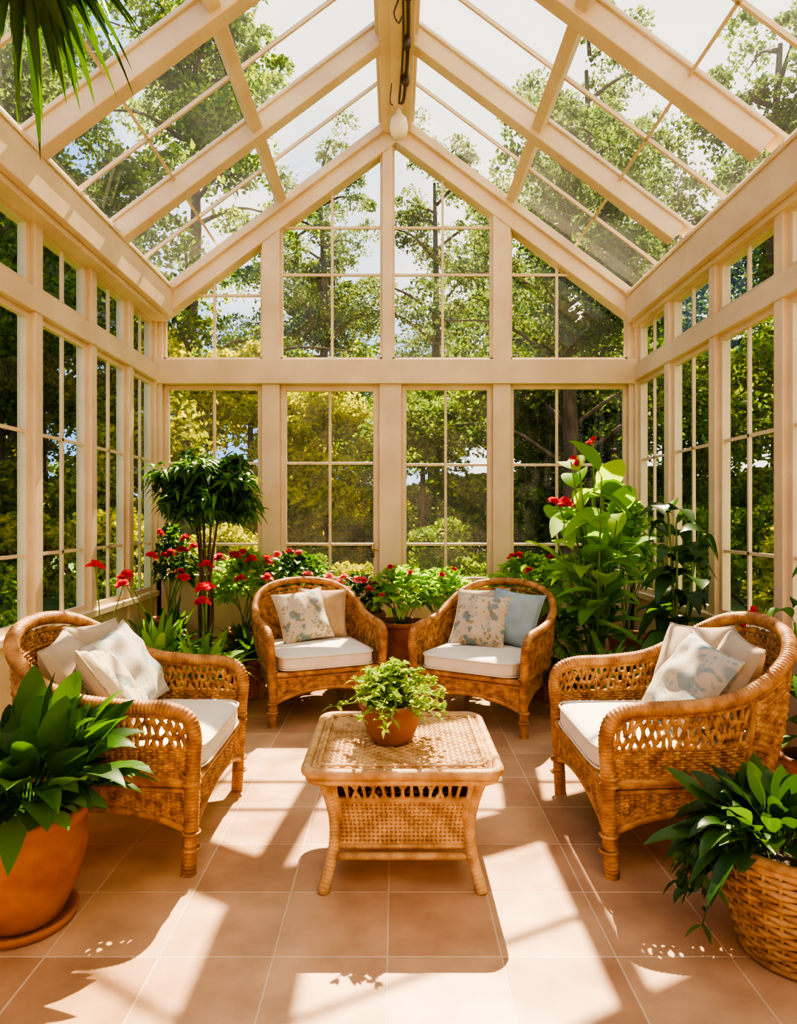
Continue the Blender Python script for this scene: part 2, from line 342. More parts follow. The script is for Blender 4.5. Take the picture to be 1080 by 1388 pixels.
mb=MB(); y0,y1=YB-.05,YB+.08
zo=lambda x:A_o-S*abs(x-XC)
TZ0,TZ1=pz(522),pz(489)
box(mb,(XL,y0,0),(px(222),y1,3.2)); box(mb,(px(850),y0,0),(XR,y1,3.2))
for a,b in ((356,380),(667,691)):
    box(mb,(px(a),y0,0),(px(b),y1,zo(px((a+b)/2))+.05))
box(mb,(px(514),y0,0),(px(544),y1,TZ1)); box(mb,(px(518),y0+.01,TZ1),(px(532),y1,zo(XC)+.05))
box(mb,(XL,y0-.03,TZ0),(XR,y1,TZ1))
box(mb,(XL,y0,0),(px(356),y1,.80)); box(mb,(px(691),y0,0),(XR,y1,.80))
box(mb,(XL,y0-.04,.78),(px(356),y1,.83)); box(mb,(px(691),y0-.04,.78),(XR,y1,.83))
for s in (-1,1):
    xe=2.25
    p0=(XC,(y0+y1)/2,A_o+.11); p1=(XC+s*xe,(y0+y1)/2,A_o+.11-S*xe)
    beam(mb,p0,p1,.15,.2,(0,1,0)); 
    beam(mb,(XC,y0-.02,A_o+.19),(XC+s*xe,y0-.02,A_o+.19-S*xe),.06,.07,(0,1,0))
obj(mb,'wall_back',M_frame,smooth=False,bevel=.006)

def sash_back(name,xa,xb,za,zb,fw,vx,hz,panel=None,handle=None):
    mb=MB(); y=YB+.02; t=.04
    box(mb,(xa,y-t/2,za),(xa+fw,y+t/2,zb)); box(mb,(xb-fw,y-t/2,za),(xb,y+t/2,zb))
    box(mb,(xa+fw,y-t/2,za),(xb-fw,y+t/2,za+fw)); box(mb,(xa+fw,y-t/2,zb-fw),(xb-fw,y+t/2,zb))
    for x in vx: box(mb,(x-.012,y-.013,za+fw),(x+.012,y+.013,zb-fw))
    for z in hz: box(mb,(xa+fw,y-.012,z-.012),(xb-fw,y+.012,z+.012))
    if panel: box(mb,(xa+fw,y-.012,za+fw),(xb-fw,y+.012,panel)); box(mb,(xa+fw,y-.02,panel-.06),(xb-fw,y+.02,panel))
    g=MB(); zz=panel or za+fw; g.add([(xa+fw,y,zz),(xb-fw,y,zz),(xb-fw,y,zb-fw),(xa+fw,y,zb-fw)],Q1)
    E=group(name); obj(mb,'sash',M_frame,parent=E,smooth=False,bevel=.004); obj(g,'glass_pane',M_glass,parent=E,smooth=False)
    if handle:
        k=MB(); hx,hz_=handle
        box(k,(hx-.015,y-.026,hz_-.07),(hx+.015,y-.018,hz_+.05)); tube(k,[(hx,y-.02,hz_),(hx,y-.06,hz_)],.008,8); tube(k,[(hx,y-.06,hz_),(hx+.045,y-.062,hz_),(hx+.09,y-.058,hz_-.004)],.009,8)
        obj(k,'handle',M_brass,parent=E)
sash_back('window_1',px(222),px(356),.83,TZ0,.045,[px(290)],[pz(628),pz(738)])
sash_back('window_2',px(691),px(850),.83,TZ0,.035,[px(755)],[pz(630),pz(738)])
sash_back('door_1',px(380),px(514),.02,TZ0,.055,[px(447)],[pz(628),pz(738)],.80,(px(505),pz(745)))
sash_back('door_2',px(544),px(667),.02,TZ0,.045,[px(604)],[pz(630),pz(738)],.80)
wn=3
for xa,xb,vx,hs in ((222,356,[290],[pz(400)]),(380,518,[450],[pz(308),pz(372)]),(532,667,[600],[pz(308),pz(372)]),(691,850,[755],[pz(372)])):
    xa,xb=px(xa),px(xb); y=YB+.02; mb=MB()
    for x in vx: x=px(x); box(mb,(x-.011,y-.012,TZ1),(x+.011,y+.012,zo(x)+.03))
    for z in hs:
        lim=(A_o-z)/S; a=max(xa,XC-lim-.02); b=min(xb,XC+lim+.02)
        if b>a: box(mb,(a,y-.011,z-.011),(b,y+.011,z+.011))
    box(mb,(xa,y-.02,TZ1),(xb,y+.02,TZ1+.03))
    for x in (xa,xb):
        s=.02 if x==xa else -.02; box(mb,(x,y-.02,TZ1),(x+s,y+.02,zo(x)))
    E=group('window_%d'%wn); wn+=1
    obj(mb,'glazing_bars',M_frame,parent=E,smooth=False)
    g=MB(); g.add([(xa,y,TZ1),(xb,y,TZ1),(xb,y,zo(xb)+.03),(xa,y,zo(xa)+.03)],Q1); obj(g,'glass_pane',M_glass,parent=E,smooth=False)

PZB={-1:(3.13,3.42),1:(3.08,3.36)}
def side(sgn,X,posts,name,pn):
    global wn
    zb,zt=PZB[sgn]; o=sgn
    w=MB()
    for D in posts: box(w,(X-o*.05,D-.045,0),(X+o*.06,D+.045,zb+.02))
    box(w,(X-o*.06,YF,2.56),(X+o*.06,YB,2.70))
    box(w,(X-o*.03,YF,0),(X+o*.05,YB,.66)); box(w,(X-o*.07,YF,.64),(X+o*.05,YB,.69))
    box(w,(X-o*.02,YF,zb-.02),(X+o*.06,YB,zb+.02))
    obj(w,name,M_frame,smooth=False,bevel=.006)
    t=MB(); xi=-1.98 if sgn<0 else 2.08
    box(t,(xi,YF,zb),(X+o*.12,YB-.06,zt)); box(t,(xi-o*.012,YF,zt-.05),(xi,YB-.06,zt-.02)) 
    box(t,(xi+o*.05,YF,zb-.04),(X+o*.08,YB-.06,zb))
    obj(t,'trim_%d'%pn,M_frame,smooth=False,bevel=.008)
    ps=sorted(posts)
    for a,b in zip(ps[:-1],ps[1:]):
        a+=.045;b-=.045
        if b-a<.1: continue
        m=MB(); g=MB()
        for za,zc,hz in ((.69,2.56,[1.12,1.85]),(2.70,zb-.02,[])):
            f=.04; x0,x1=X-.018,X+.018
            box(m,(x0,a,za),(x1,a+f,zc)); box(m,(x0,b-f,za),(x1,b,zc)); box(m,(x0,a+f,za),(x1,b-f,za+f)); box(m,(x0,a+f,zc-f),(x1,b-f,zc))
            c=(a+b)/2; box(m,(X-.010,c-.010,za+f),(X+.010,c+.010,zc-f))
            for z in hz: box(m,(X-.010,a+f,z-.010),(X+.010,b-f,z+.010))
            g.add([(X,a+f,za+f),(X,b-f,za+f),(X,b-f,zc-f),(X,a+f,zc-f)],Q1)
        E=group('window_%d'%wn); wn+=1
        obj(m,'sash',M_frame,parent=E,smooth=False); obj(g,'glass_pane',M_glass,parent=E,smooth=False)
side(-1,XL,[5.96,5.37,4.70,3.97,3.2,2.43,1.66,.89,.12,-.65,YF],'wall_left',1)
side(1,XR,[5.96,5.25,4.50,3.72,2.95,2.18,1.41,.64,-.13,-.9,YF],'wall_right',2)
w=MB(); box(w,(XL-.1,YF-.1,0),(XR+.1,YF,3.4))
w.add([(XL-.1,YF-.05,3.4),(XR+.1,YF-.05,3.4),(XC,YF-.05,5.0)],np.array([[0,1,2]])); obj(w,'wall_front',M_frame,smooth=False)

# roof
RD=[5.99,4.88,3.73,2.58,1.43,.28,-.87]
E=group('ceiling')
r=MB()
for D in RD[1:]:
    for s in (-1,1):
        xe=2.06; c=.09
        beam(r,(XC+s*.08,D,A_r+c-S*.08),(XC+s*xe,D,A_r+c-S*xe),.11,.16,(0,1,0))
        beam(r,(XC+s*.08,D,A_r+.17-S*.08),(XC+s*(xe+.1),D,A_r+.17-S*(xe+.1)),.15,.03,(0,1,0))
obj(r,'rafters',M_frame,parent=E,smooth=False,bevel=.008)
r=MB(); box(r,(XC-.13,YF,A_r-.10),(XC+.13,YB-.06,A_r+.02)); box(r,(XC-.07,YF,A_r-.02),(XC+.07,YB+.05,A_r+.30))
box(r,(XC-.16,YF,A_r-.02),(XC+.16,YB-.06,A_r+.05)); box(r,(XC-.05,YF,A_r-.13),(XC+.05,YB-.06,A_r-.1))
obj(r,'ridge_beam',M_frame,parent=E,smooth=False,bevel=.008)
r=MB()
for s in (-1,1):
    xq=1.04; sd=(s*1,0,-S); z=A_r+.10-S*xq
    beam(r,(XC+s*xq,YF,z),(XC+s*xq,YB,z),.08,.11,sd)
obj(r,'purlins',M_frame,parent=E,smooth=False,bevel=.006)
r=MB(); zg=lambda x:A_g-.015-S*x
for s in (-1,1):
    for a,b in zip(RD[:-1],RD[1:]):
        m=(a+b)/2
        beam(r,(XC+s*.1,m,zg(.1)),(XC+s*2.2,m,zg(2.2)),.02,.025,(0,1,0))
    for xq in (1.62,):
        beam(r,(XC+s*xq,YF,zg(xq)),(XC+s*xq,YB,zg(xq)),.02,.025,(1,0,-S*s))
obj(r,'glazing_bars',M_frame,parent=E,smooth=False)
g=MB()
for s in (-1,1):
    g.add([(XC,YF-.1,A_g),(XC+s*2.35,YF-.1,A_g-S*2.35),(XC+s*2.35,YB+.1,A_g-S*2.35),(XC,YB+.1,A_g)],Q1)
obj(g,'roof_glass',M_rglass,parent=E,smooth=False)

# ridge lamp + cables
E=group('pendant_light',(XC+.02,5.55,0))
zc=4.76; sc_=.85
k=MB(); lathe(k,[(r_*sc_,zc+(z_-zc)*sc_) for r_,z_ in [(.015,4.78),(.03,4.77),(.035,4.70),(.075,4.66),(.088,4.60),(.09,4.55),(.078,4.50),(.05,4.475),(.01,4.47)]],20); obj(k,'lamp_shade',M_ceram,parent=E)
k=MB(); lathe(k,[(.020,4.52),(.024,4.40),(.022,4.24),(.012,4.21)],16); obj(k,'glass_tube',M_glass,parent=E)
k=MB()
c=catmull([(.10,1.5,4.74),(.085,2.4,4.72),(.10,3.2,4.73),(.09,4.0,4.71),(.10,4.8,4.73),(.08,5.3,4.70),(.06,5.42,4.72)],10); tube(k,c,.013,8)
c=catmull([(.05,1.5,4.73),(.06,2.8,4.71),(.05,3.9,4.73),(.065,4.7,4.70),(.04,5.42,4.72)],10); tube(k,c,.008,8)
for y in (4.25,4.7,5.1): lathe(k,[(.022,4.66),(.03,4.68),(.03,4.73),(.012,4.76)],12,0,(.09,y,0))
tube(k,catmull([(.03,4.35,4.74),(.0,4.37,4.66),(.03,4.4,4.62),(.055,4.39,4.66)],5),.006,6)
tube(k,catmull([(-.02,5.2,4.74),(-.03,5.2,4.60),(-.01,5.2,4.57)],5),.005,6)
obj(k,'ridge_cable',M_dark)

# ------------------------------------------------------------------ armchair
def build_chair():
    half=[(-.385,-.345,.0),(-.385,-.355,.2),(-.395,-.365,.42),(-.402,-.372,.53),(-.405,-.345,.60),(-.408,-.26,.632),(-.41,-.1,.64),(-.412,.08,.665),(-.40,.22,.73),(-.345,.335,.81),(-.22,.405,.875),(0,.435,.90)]
    full=half+[(-x,y,z) for x,y,z in half[-2::-1]]
    rail=catmull(full,8)
    fr=MB(); ribbed(fr,rail,.028,.014,10)
    up=catmull(full,8)[8*4:-8*4]
    R=resampler(up)
    def mp(u,v):
        u=np.asarray(u,float); v=np.asarray(v,float); r=R(np.clip(u,0,1)); b=r.copy(); b[...,0]*=.93; b[...,1]*=np.where(b[...,1]>0,.84,.96); b[...,2]=.355
        p=b+(r-b)*v[...,None]; bl=.018*np.sin(pi*v)
        nrm=r*np.array([1,1,0]); nrm=nrm/(np.linalg.norm(nrm,axis=-1,keepdims=True)+1e-9)
        return p+nrm*bl[...,None]
    uu=np.linspace(0.01,.99,90)
    ribbed(fr,mp(uu,np.full(90,.90)),.011,.012,6)
    tube(fr,mp(uu,np.zeros(90)),.018,8)
    for u in (.235,.765): tube(fr,mp(np.full(10,u),np.linspace(0,1,10)),.013,6)
    tube(fr,mp(np.linspace(.235,.765,60),np.full(60,.78)),.010,6)
    for s in (-1,1):
        ribbed(fr,catmull([(s*.315,.385,0),(s*.32,.36,.15),(s*.33,.34,.36)],5),.025,.014,10)
    cor=[(-.385,-.36),(.385,-.36),(.33,.345),(-.33,.345)]
    arch=lambda u:.15+.085*(1-(2*u-1)**2)**.8
    for i in range(4):
        a=np.array(cor[i]);b=np.array(cor[(i+1)%4])
        u=np.linspace(0,1,24)
        xy=a+(b-a)*u[:,None]
        tube(fr,np.c_[xy,np.full(24,.345)],.020,8); tube(fr,np.c_[xy,np.full(24,.315)],.011,6)
        tube(fr,np.c_[xy,arch(u)],.015,8); tube(fr,np.c_[xy,arch(u)+.022],.008,6)
    for s in (-1,1):
        for z in (.10,.16,.345,.375):
            t=np.linspace(0,2*pi,14,endpoint=False); tube(fr,np.c_[s*.388+.031*np.cos(t),-.357+.031*np.sin(t),np.full(14,z)],.007,5,closed=True)
    wv=MB()
    for a_,b_ in ((0,.235),(.765,1)):
        lattice(wv,mp,18,3,.0092,a_,b_,.46,.92,.40)
        weave(wv,mp,24,12,.0068,.005,a_,b_,.0,.48,rs=.0075)
        tube(fr,mp(np.linspace(a_,b_,30),np.full(30,.47)),.009,6)
    weave(wv,mp,48,28,.0068,.005,.235,.765,0,.86,rs=.0075)
    lattice(wv,mp,30,1,.008,.235,.765,.82,.92,.3)
    for i in range(4):
        a=np.array(cor[i]);b=np.array(cor[(i+1)%4])
        def ms(u,v,a=a,b=b):
            u=np.asarray(u,float);v=np.asarray(v,float); xy=a+(b-a)*u[...,None]; z0=arch(np.clip(u,0,1))+.01
            return np.concatenate([xy,(z0+(.315-z0)*v)[...,None]],-1)
        weave(wv,ms,34,10,.0062,.005,.02,.98,.02,1,rs=.0075)
    box(wv,(-.36,-.345,.325),(.36,.33,.35))
    cu=MB(); cushion(cu,.345,.355,.056,c=(0,-.03,.415))
    return fr.mesh('armchair_frame',[M_rattan]),wv.mesh('armchair_weave',[M_rattan_d]),cu.mesh('armchair_cushion',[M_seat])
CH=build_chair()
def chair(loc,rz,sc=1):
    E=group('wicker_armchair',loc,rz); E.scale=(sc,sc,sc)
    link('frame',CH[0],parent=E); link('woven_panels',CH[1],parent=E); link('seat_cushion',CH[2],parent=E)
    return Matrix.Translation(loc)@Matrix.Rotation(rz,4,'Z')@Matrix.Scale(sc,4)
def pillow(Mw,me,x,y,z,lean=68,spin=0,yaw=0):
    o=link('throw_pillow',me)
    o.matrix_world=Mw@Matrix.Translation((x,y,z))@Matrix.Rotation(math.radians(yaw),4,'Z')@Matrix.Rotation(math.radians(lean),4,'X')@Matrix.Rotation(math.radians(spin),4,'Z')
P_fl=pillow_mesh('pillow_floral',.2,.075,M_floral,1); P_bl=pillow_mesh('pillow_blue',.2,.075,M_blue,2); P_cr=pillow_mesh('pillow_cream',.2,.075,M_cream,3)
P_tn=pillow_mesh('pillow_tan',.19,.07,M_tan,4); P_fb=pillow_mesh('pillow_blue_floral',.2,.075,M_floralb,5)
A=math.radians
m=chair((-1.12,2.89,0),A(90))
pillow(m,P_cr,-.15,.20,.665,66,4,12); pillow(m,P_cr,.17,.22,.67,70,-3,-8); pillow(m,P_fb,.10,.08,.655,60,10,-8); pillow(m,P_fl,-.15,.04,.64,55,-12,24)
m=chair((1.16,2.87,0),A(-90))
pillow(m,P_cr,.14,.21,.67,68,-4,-10); pillow(m,P_cr,-.15,.18,.67,66,7,14); pillow(m,P_fb,.12,.06,.65,58,-9,8)
m=chair((-.56,4.70,0),A(22),.96)
pillow(m,P_tn,.12,.22,.66,72,-3,-6); pillow(m,P_fl,-.06,.12,.66,64,7,4)
m=chair((.635,4.52,0),A(-30),.97)
pillow(m,P_cr,-.13,.23,.66,72,3,8); pillow(m,P_bl,.13,.17,.665,68,-5,-6); pillow(m,P_fl,-.08,.06,.65,60,-3,8)

# ------------------------------------------------------------------ coffee table
E=group('wicker_coffee_table',(.03,2.665,0))
t=MB(); H=.345
def rsq(h,r,n=6):
    out=[]
    for k,(cx,cy) in enumerate(((1,1),(-1,1),(-1,-1),(1,-1))):
        for a in np.linspace(0,pi/2,n): out.append((cx*(h-r)+r*math.cos(a+k*pi/2),cy*(h-r)+r*math.sin(a+k*pi/2)))
    return np.array(out)
o=rsq(H,.06)
for z,rr in ((.447,.019),(.418,.013)): tube(t,np.c_[o*(1 if z>.43 else .975),np.full(len(o),z)],rr,10,closed=True)
tube(t,np.c_[rsq(H-.045,.04),np.full(len(o),.462)],.008,6,closed=True)
for sx in (-1,1):
    for sy in (-1,1):
        c=catmull([(sx*.295,sy*.295,.43),(sx*.27,sy*.27,.36),(sx*.247,sy*.247,.25),(sx*.25,sy*.25,.14),(sx*.285,sy*.285,0.0)],6); ribbed(t,c,.021,.014,10)
        c=catmull([(sx*.26,sy*.285,.43),(sx*.25,sy*.265,.36),(sx*.225,sy*.25,.25)],6); tube(t,c,.014,8)
cr=[(-1,-1),(1,-1),(1,1),(-1,1)]
wv=MB()
for i in range(4):
    a=np.array(cr[i],float);b=np.array(cr[(i+1)%4],float)
    for z,h,rr in ((.115,.25,.014),(.15,.245,.009),(.325,.262,.012),(.40,.285,.010)):
        tube(t,[(*(a*h),z),(*(b*h),z)],rr,8)
    def ms(u,v,a=a,b=b):
        u=np.asarray(u,float);v=np.asarray(v,float); z=.115+.295*v; h=.242+.045*np.clip((z-.2)/.22,0,1)**1.3
        xy=(a+(b-a)*u[...,None])*h[...,None]; return np.concatenate([xy,z[...,None]],-1)
    weave(wv,ms,28,12,.0066,.005,.03,.97,.08,.70,rs=.0075)
    lattice(wv,ms,15,1,.0075,.03,.97,.70,.97)
box(wv,(-.23,-.23,.13),(.23,.23,.145))
mt=lambda u,v:np.stack([np.asarray(u)*2*(H-.02)-(H-.02),np.asarray(v)*2*(H-.02)-(H-.02),np.full(np.shape(u),.452)],-1)
weave(wv,mt,30,34,.0085,.004,.01,.99,.01,.99,rs=.008)
sl=MB(); o=rsq(H-.005,.055); n=len(o)
sl.add(np.vstack([np.c_[o,np.full(n,.425)],np.c_[o,np.full(n,.452)]]),[np.arange(n)[::-1][None],(n+np.arange(n))[None],np.array([[k,(k+1)%n,n+(k+1)%n,n+k] for k in range(n)])])
obj(t,'table_frame',M_tabler,parent=E); obj(wv,'woven_panels',M_tabler,parent=E); obj(sl,'top_slab',M_tabler,parent=E,smooth=False)

# ------------------------------------------------------------------ pots & plants
def pot_prof(R,H,taper=.7,rim=.02):
    return [(R*taper*.96,0),(R*taper,.01),(R*(taper+.35*(1-taper)),H*.35),(R*.96,H-rim*2.2),(R*.97,H-rim*2),(R*1.06,H-rim*1.9),(R*1.08,H-rim*.6),(R*1.05,H),(R*.95,H),(R*.92,H-.02),(R*.88,H-.05)]
def pot(E,R,H,mat,saucer=False,taper=.7,bulge=False):
    k=MB(); z=0.
    if saucer: lathe(k,[(R*.66,0),(R*.84,.005),(R*.88,.03),(R*.82,.032),(R*.7,.015)],32); z=.016
    if bulge: pr=[(R*.60,0),(R*.64,.01),(R*.88,H*.3),(R*1.02,H*.6),(R*1.0,H*.84),(R*.96,H*.87),(R*1.04,H*.89),(R*1.06,H*.97),(R*1.03,H),(R*.93,H),(R*.9,H-.03),(R*.88,H-.05)]
    else: pr=pot_prof(R,H,taper)
    lathe(k,[(a,b+z) for a,b in pr],36); obj(k,'pot',mat,parent=E)
    s=MB(); lathe(s,[(R*.90,H-.06+z),(R*.90,H-.035+z),(R*.5,H-.022+z),(.01,H-.018+z)],24); obj(s,'soil',M_soil,parent=E)
    return H-.03+z
def basket(E,R,H,ns=30,nh=18):
    k=MB()
    rad=lambda v:R*(.70+.32*np.sin(pi*.5*np.clip(v,0,1)**.8)+.0*v)
    mp=lambda u,v:np.stack([rad(np.asarray(v))*np.cos(2*pi*np.asarray(u)),rad(np.asarray(v))*np.sin(2*pi*np.asarray(u)),np.asarray(v)*H+.008+0*np.asarray(u)],-1)
    weave(k,mp,ns,nh,H/nh*.5,.006,mat=0,rs=.007,wrap=True)
    a=np.linspace(0,2*pi,40,endpoint=False)
    for z,rr in ((H,.016),(H-.02,.012),(.012,.012)):
        r0=float(rad(z/H)); tube(k,np.c_[r0*np.cos(a),r0*np.sin(a),np.full(40,z+.004)],rr,8,closed=True)
    obj(k,'woven_basket',M_basket,parent=E)
    s=MB(); lathe(s,[(R*.66,.01),(R*.90,H*.4),(R*.97,H*.85),(R*.9,H*.86),(.01,H*.88)],28); obj(s,'liner',M_soil,parent=E)
    return H*.87
def rosette(k,c,N,L,W,el,droop,shape='petiole',rb=.04,segs=9,fold=.3,mat=0,ripple=.0,azr=(0,2*pi)):
    az=rng.uniform(*azr,N); e=rng.uniform(*el,N); d=np.c_[np.cos(az)*np.cos(e),np.sin(az)*np.cos(e),np.sin(e)]
    b=np.array(c)+np.c_[np.cos(az),np.sin(az),np.zeros(N)]*rng.uniform(0,rb,(N,1))
    leaves(k,b,d,rng.uniform(*L,N),rng.uniform(*W,N),rng.uniform(*droop,N),shape,segs,fold,mat,ripple)
def bushy(k,c,R,N,leaf,asp=.5,mat=0,zs=1.,z0=-.3,shape='ovate'):
    d=rdir(N,z0,1.5); rr=R*rng.uniform(.25,1,(N,1))**.6
    b=np.array(c)+d*rr*np.array([1,1,zs]); dd=d+rng.normal(size=(N,3))*.5+[0,0,.15]
    leaves(k,b,dd,leaf*rng.uniform(.7,1.2,N),leaf*asp*rng.uniform(.8,1.2,N),rng.uniform(.2,.7,N),shape,5,.3,mat)
def stems(k,c,N,R,h,r=.004,mat=0):
    out=[]
    for i in range(N):
        a=rng.uniform(0,2*pi); q=R*rng.uniform(.2,1)**.6; z=h*rng.uniform(.75,1.05)
        e=np.array([c[0]+q*math.cos(a),c[1]+q*math.sin(a),c[2]+z])
        b=np.array(c)+rng.normal(size=3)*[.02,.02,0]
        tube(k,catmull([b,b*.5+e*.5+[0,0,h*.12],e],4),r,5,mat); out.append(e)
    return out

E=group('potted_table_plant',(-.01,2.63,.464)); k=MB()
lathe(k,[(.072,0),(.078,.006),(.10,.05),(.118,.11),(.122,.135),(.13,.14),(.132,.152),(.126,.16),(.112,.158),(.108,.13)],36); obj(k,'pot',M_terrad,parent=E)
s=MB(); lathe(s,[(.10,.125),(.108,.135),(.01,.142)],20); obj(s,'soil',M_soil,parent=E)
k=MB(); st=MB()
for i in range(95):
    a=rng.uniform(0,2*pi); q=rng.uniform(.03,.26); z=.22-.72*q+rng.uniform(-.06,.04)
    e=np.array([q*math.cos(a),q*math.sin(a),.13+z*.85]); c=catmull([(rng.normal()*.02,rng.normal()*.02,.13),(e[0]*.45,e[1]*.45,e[2]*.7+.06),e],6); tube(st,c,.002,4)
    ii=rng.integers(3,len(c),18); N=len(ii); leaves(k,c[ii],rdir(N,-.3,1.2),rng.uniform(.025,.042,N),rng.uniform(.013,.02,N),rng.uniform(.1,.6,N),'ovate',4,.3)
obj(k,'foliage',M_lf_lime,parent=E); obj(st,'stems',M_stem,parent=E)

# left foreground pot
E=group('potted_peace_lily',(-1.24,2.22,0)); z=pot(E,.195,.37,M_terra,True,.62,True); k=MB()
rosette(k,(0,0,z),80,(.46,.72),(.075,.115),(.8,1.5),(.25,.65),'petiole',.12,10,.3,ripple=.015)
rosette(k,(0,0,z+.02),80,(.32,.54),(.065,.10),(.5,1.2),(.25,.7),'petiole',.13,10,.3,ripple=.015)
rosette(k,(0,0,z+.03),50,(.2,.34),(.055,.085),(.45,1.1),(.2,.5),'petiole',.13,9,.3,ripple=.015)
obj(k,'foliage',M_lf_mid,parent=E)
# right foreground basket
E=group('potted_foliage_basket',(1.25,2.06,0)); z=basket(E,.215,.34); k=MB()
rosette(k,(-.04,.03,z+.02),110,(.22,.37),(.045,.07),(.75,1.45),(.2,.6),'petiole',.14,9,.3,ripple=.015)
rosette(k,(-.06,.03,z+.03),60,(.20,.34),(.045,.07),(.35,1.0),(.4,.9),'petiole',.12,9,.3,ripple=.015,azr=(1.2,3.9))
for i in range(12):
    a=rng.uniform(2.6,3.5); e=np.array([.34*math.cos(a),.34*math.sin(a),rng.uniform(.12,.34)])
    c=catmull([(-.08,0,z),(.24*math.cos(a),.24*math.sin(a),z+.10),e],8); tube(k,c,.0025,4)
    N=26; ii=rng.integers(6,len(c),N); leaves(k,c[ii],rdir(N,-.9,.5),rng.uniform(.035,.06,N),.022,.5,'ovate',4,.3)
obj(k,'foliage',M_lf_dark,parent=E)
# left canopy tree
E=group('potted_weeping_fig',(-1.46,5.15,0)); z=pot(E,.17,.30,M_terrad); st=MB(); k=MB()
for i in range(7):
    a=i*2*pi/7+.3; q=rng.uniform(.08,.20)
    top=np.array([q*math.cos(a),q*math.sin(a),rng.uniform(1.58,1.74)])
    c=catmull([(.03*math.cos(a),.03*math.sin(a),z),(.05*math.cos(a+1),.05*math.sin(a+1),z+.35),(.35*top[0],.35*top[1],1.05),top],6); tube(st,c,np.linspace(.017,.006,len(c)),6)
    for j in range(14):
        b=c[-1-rng.integers(0,3)]; dd=np.clip(rng.normal(size=3),-1.7,1.7)*[.14,.14,.05]; e=b+dd+[0,0,.10-.8*(dd[0]**2+dd[1]**2)**.5*.5]; tube(st,[b,(b+e)/2+[0,0,.02],e],.004,4)
        N=26; leaves(k,np.repeat([e],N,0)+rng.normal(size=(N,3))*.03,rdir(N,-.2,.9),rng.uniform(.09,.15,N),rng.uniform(.028,.042,N),rng.uniform(.5,1.1,N),'lance',6,.25)
obj(st,'stems',M_bark,parent=E); obj(k,'foliage',M_lf_mid,parent=E)
def strap(name,loc,N,L,fl,fm=None,potm=M_terrad,mat=None,R=.14,H=.26,W=(.045,.075),fr=.055,el=(.6,1.5),fh=1.0):
    E=group(name,loc); z=pot(E,R,H,potm); k=MB()
    rosette(k,(0,0,z),N,L,W,el,(.25,.9),'strap',.09,9,.3)
    obj(k,'foliage',mat or M_lf_bright,parent=E)
    if fl:
        s=MB(); f=MB(); es=stems(s,(0,0,z),fl,.26,L[1]*fh)
        for e in es: flower(f,e,fr,0)
        obj(s,'stems',M_stem,parent=E); obj(f,'blossoms',fm or M_red,parent=E)
strap('potted_amaryllis',(-1.66,4.62,0),90,(.5,.76),4,W=(.06,.09),fh=1.12)
strap('potted_amaryllis',(-1.30,4.50,0),70,(.42,.62),4,W=(.055,.085),fh=1.2)
strap('potted_amaryllis',(-1.80,5.25,0),50,(.55,.8),3,mat=M_lf_mid,fh=1.1)
strap('potted_amaryllis',(-1.78,4.10,0),60,(.45,.66),2,mat=M_lf_bright,fh=1.3,W=(.055,.085))
strap('potted_dark_lily',(-1.08,4.98,0),60,(.35,.5),0,potm=M_terra,mat=M_lf_dark,R=.15,H=.30)
def fshrub(name,loc,R,h,N,leaf,fl,fm,lm,potR,potH,potm=M_terra,bk=False,fr=.035,zs=.8):
    E=group(name,loc); z=basket(E,potR,potH,24,12) if bk else pot(E,potR,potH,potm); k=MB(); bushy(k,(0,0,z+h),R,N,leaf,.6,0,zs)
    s=MB(); es=stems(s,(0,0,z),12,R*.7,h)
    obj(k,'foliage',lm,parent=E)
    if fl:
        f=MB()
        for i in range(fl):
            d=rdir(1,.0,1.3,-2.9,-.2)[0]; e=np.array([0,0,z+h])+d*R*np.array([1,1,zs])*1.12; flower(f,e,fr,0); tube(s,[e*[.5,.5,.9],e],.003,4)
        obj(f,'blossoms',fm,parent=E)
    obj(s,'stems',M_stem,parent=E)
fshrub('potted_geranium',(.06,5.30,0),.28,.22,560,.08,3,M_red,M_lf_bright,.18,.52)
fshrub('potted_geranium',(.40,5.45,0),.26,.25,420,.08,3,M_red,M_lf_bright,.16,.48)
fshrub('potted_begonia',(-.28,5.42,0),.22,.20,300,.075,11,M_pink,M_lf_mid,.19,.56,bk=True,fr=.05)
fshrub('potted_geranium',(-1.22,5.50,0),.34,.38,620,.09,8,M_red,M_lf_bright,.17,.42,fr=.05)
fshrub('potted_geranium',(-.82,5.55,0),.28,.34,420,.09,7,M_pink,M_lf_mid,.16,.5,fr=.05)
fshrub('potted_geranium',(-1.90,5.60,0),.22,.45,400,.09,5,M_red,M_lf_mid,.15,.5,zs=1.5,fr=.05)
fshrub('potted_ivy',(1.12,5.42,0),.34,.34,620,.09,7,M_red,M_lf_bright,.17,.44,fr=.045)
fshrub('potted_ivy',(1.12,4.95,0),.26,.20,420,.09,0,M_red,M_lf_bright,.13,.28)
fshrub('potted_ivy',(1.86,5.30,0),.30,.62,760,.10,0,M_red,M_lf_bright,.15,.42,zs=1.7)
strap('potted_spider_plant',(1.42,4.42,0),70,(.3,.5),0,mat=M_lf_bright,potm=M_terra,R=.15,H=.30)
strap('potted_dark_lily',(1.20,4.42,0),40,(.22,.36),0,mat=M_lf_mid,potm=M_terrad,R=.12,H=.22)
strap('potted_dark_lily',(1.86,3.70,0),60,(.35,.52),3,mat=M_lf_mid,potm=M_terra,R=.14,H=.32)
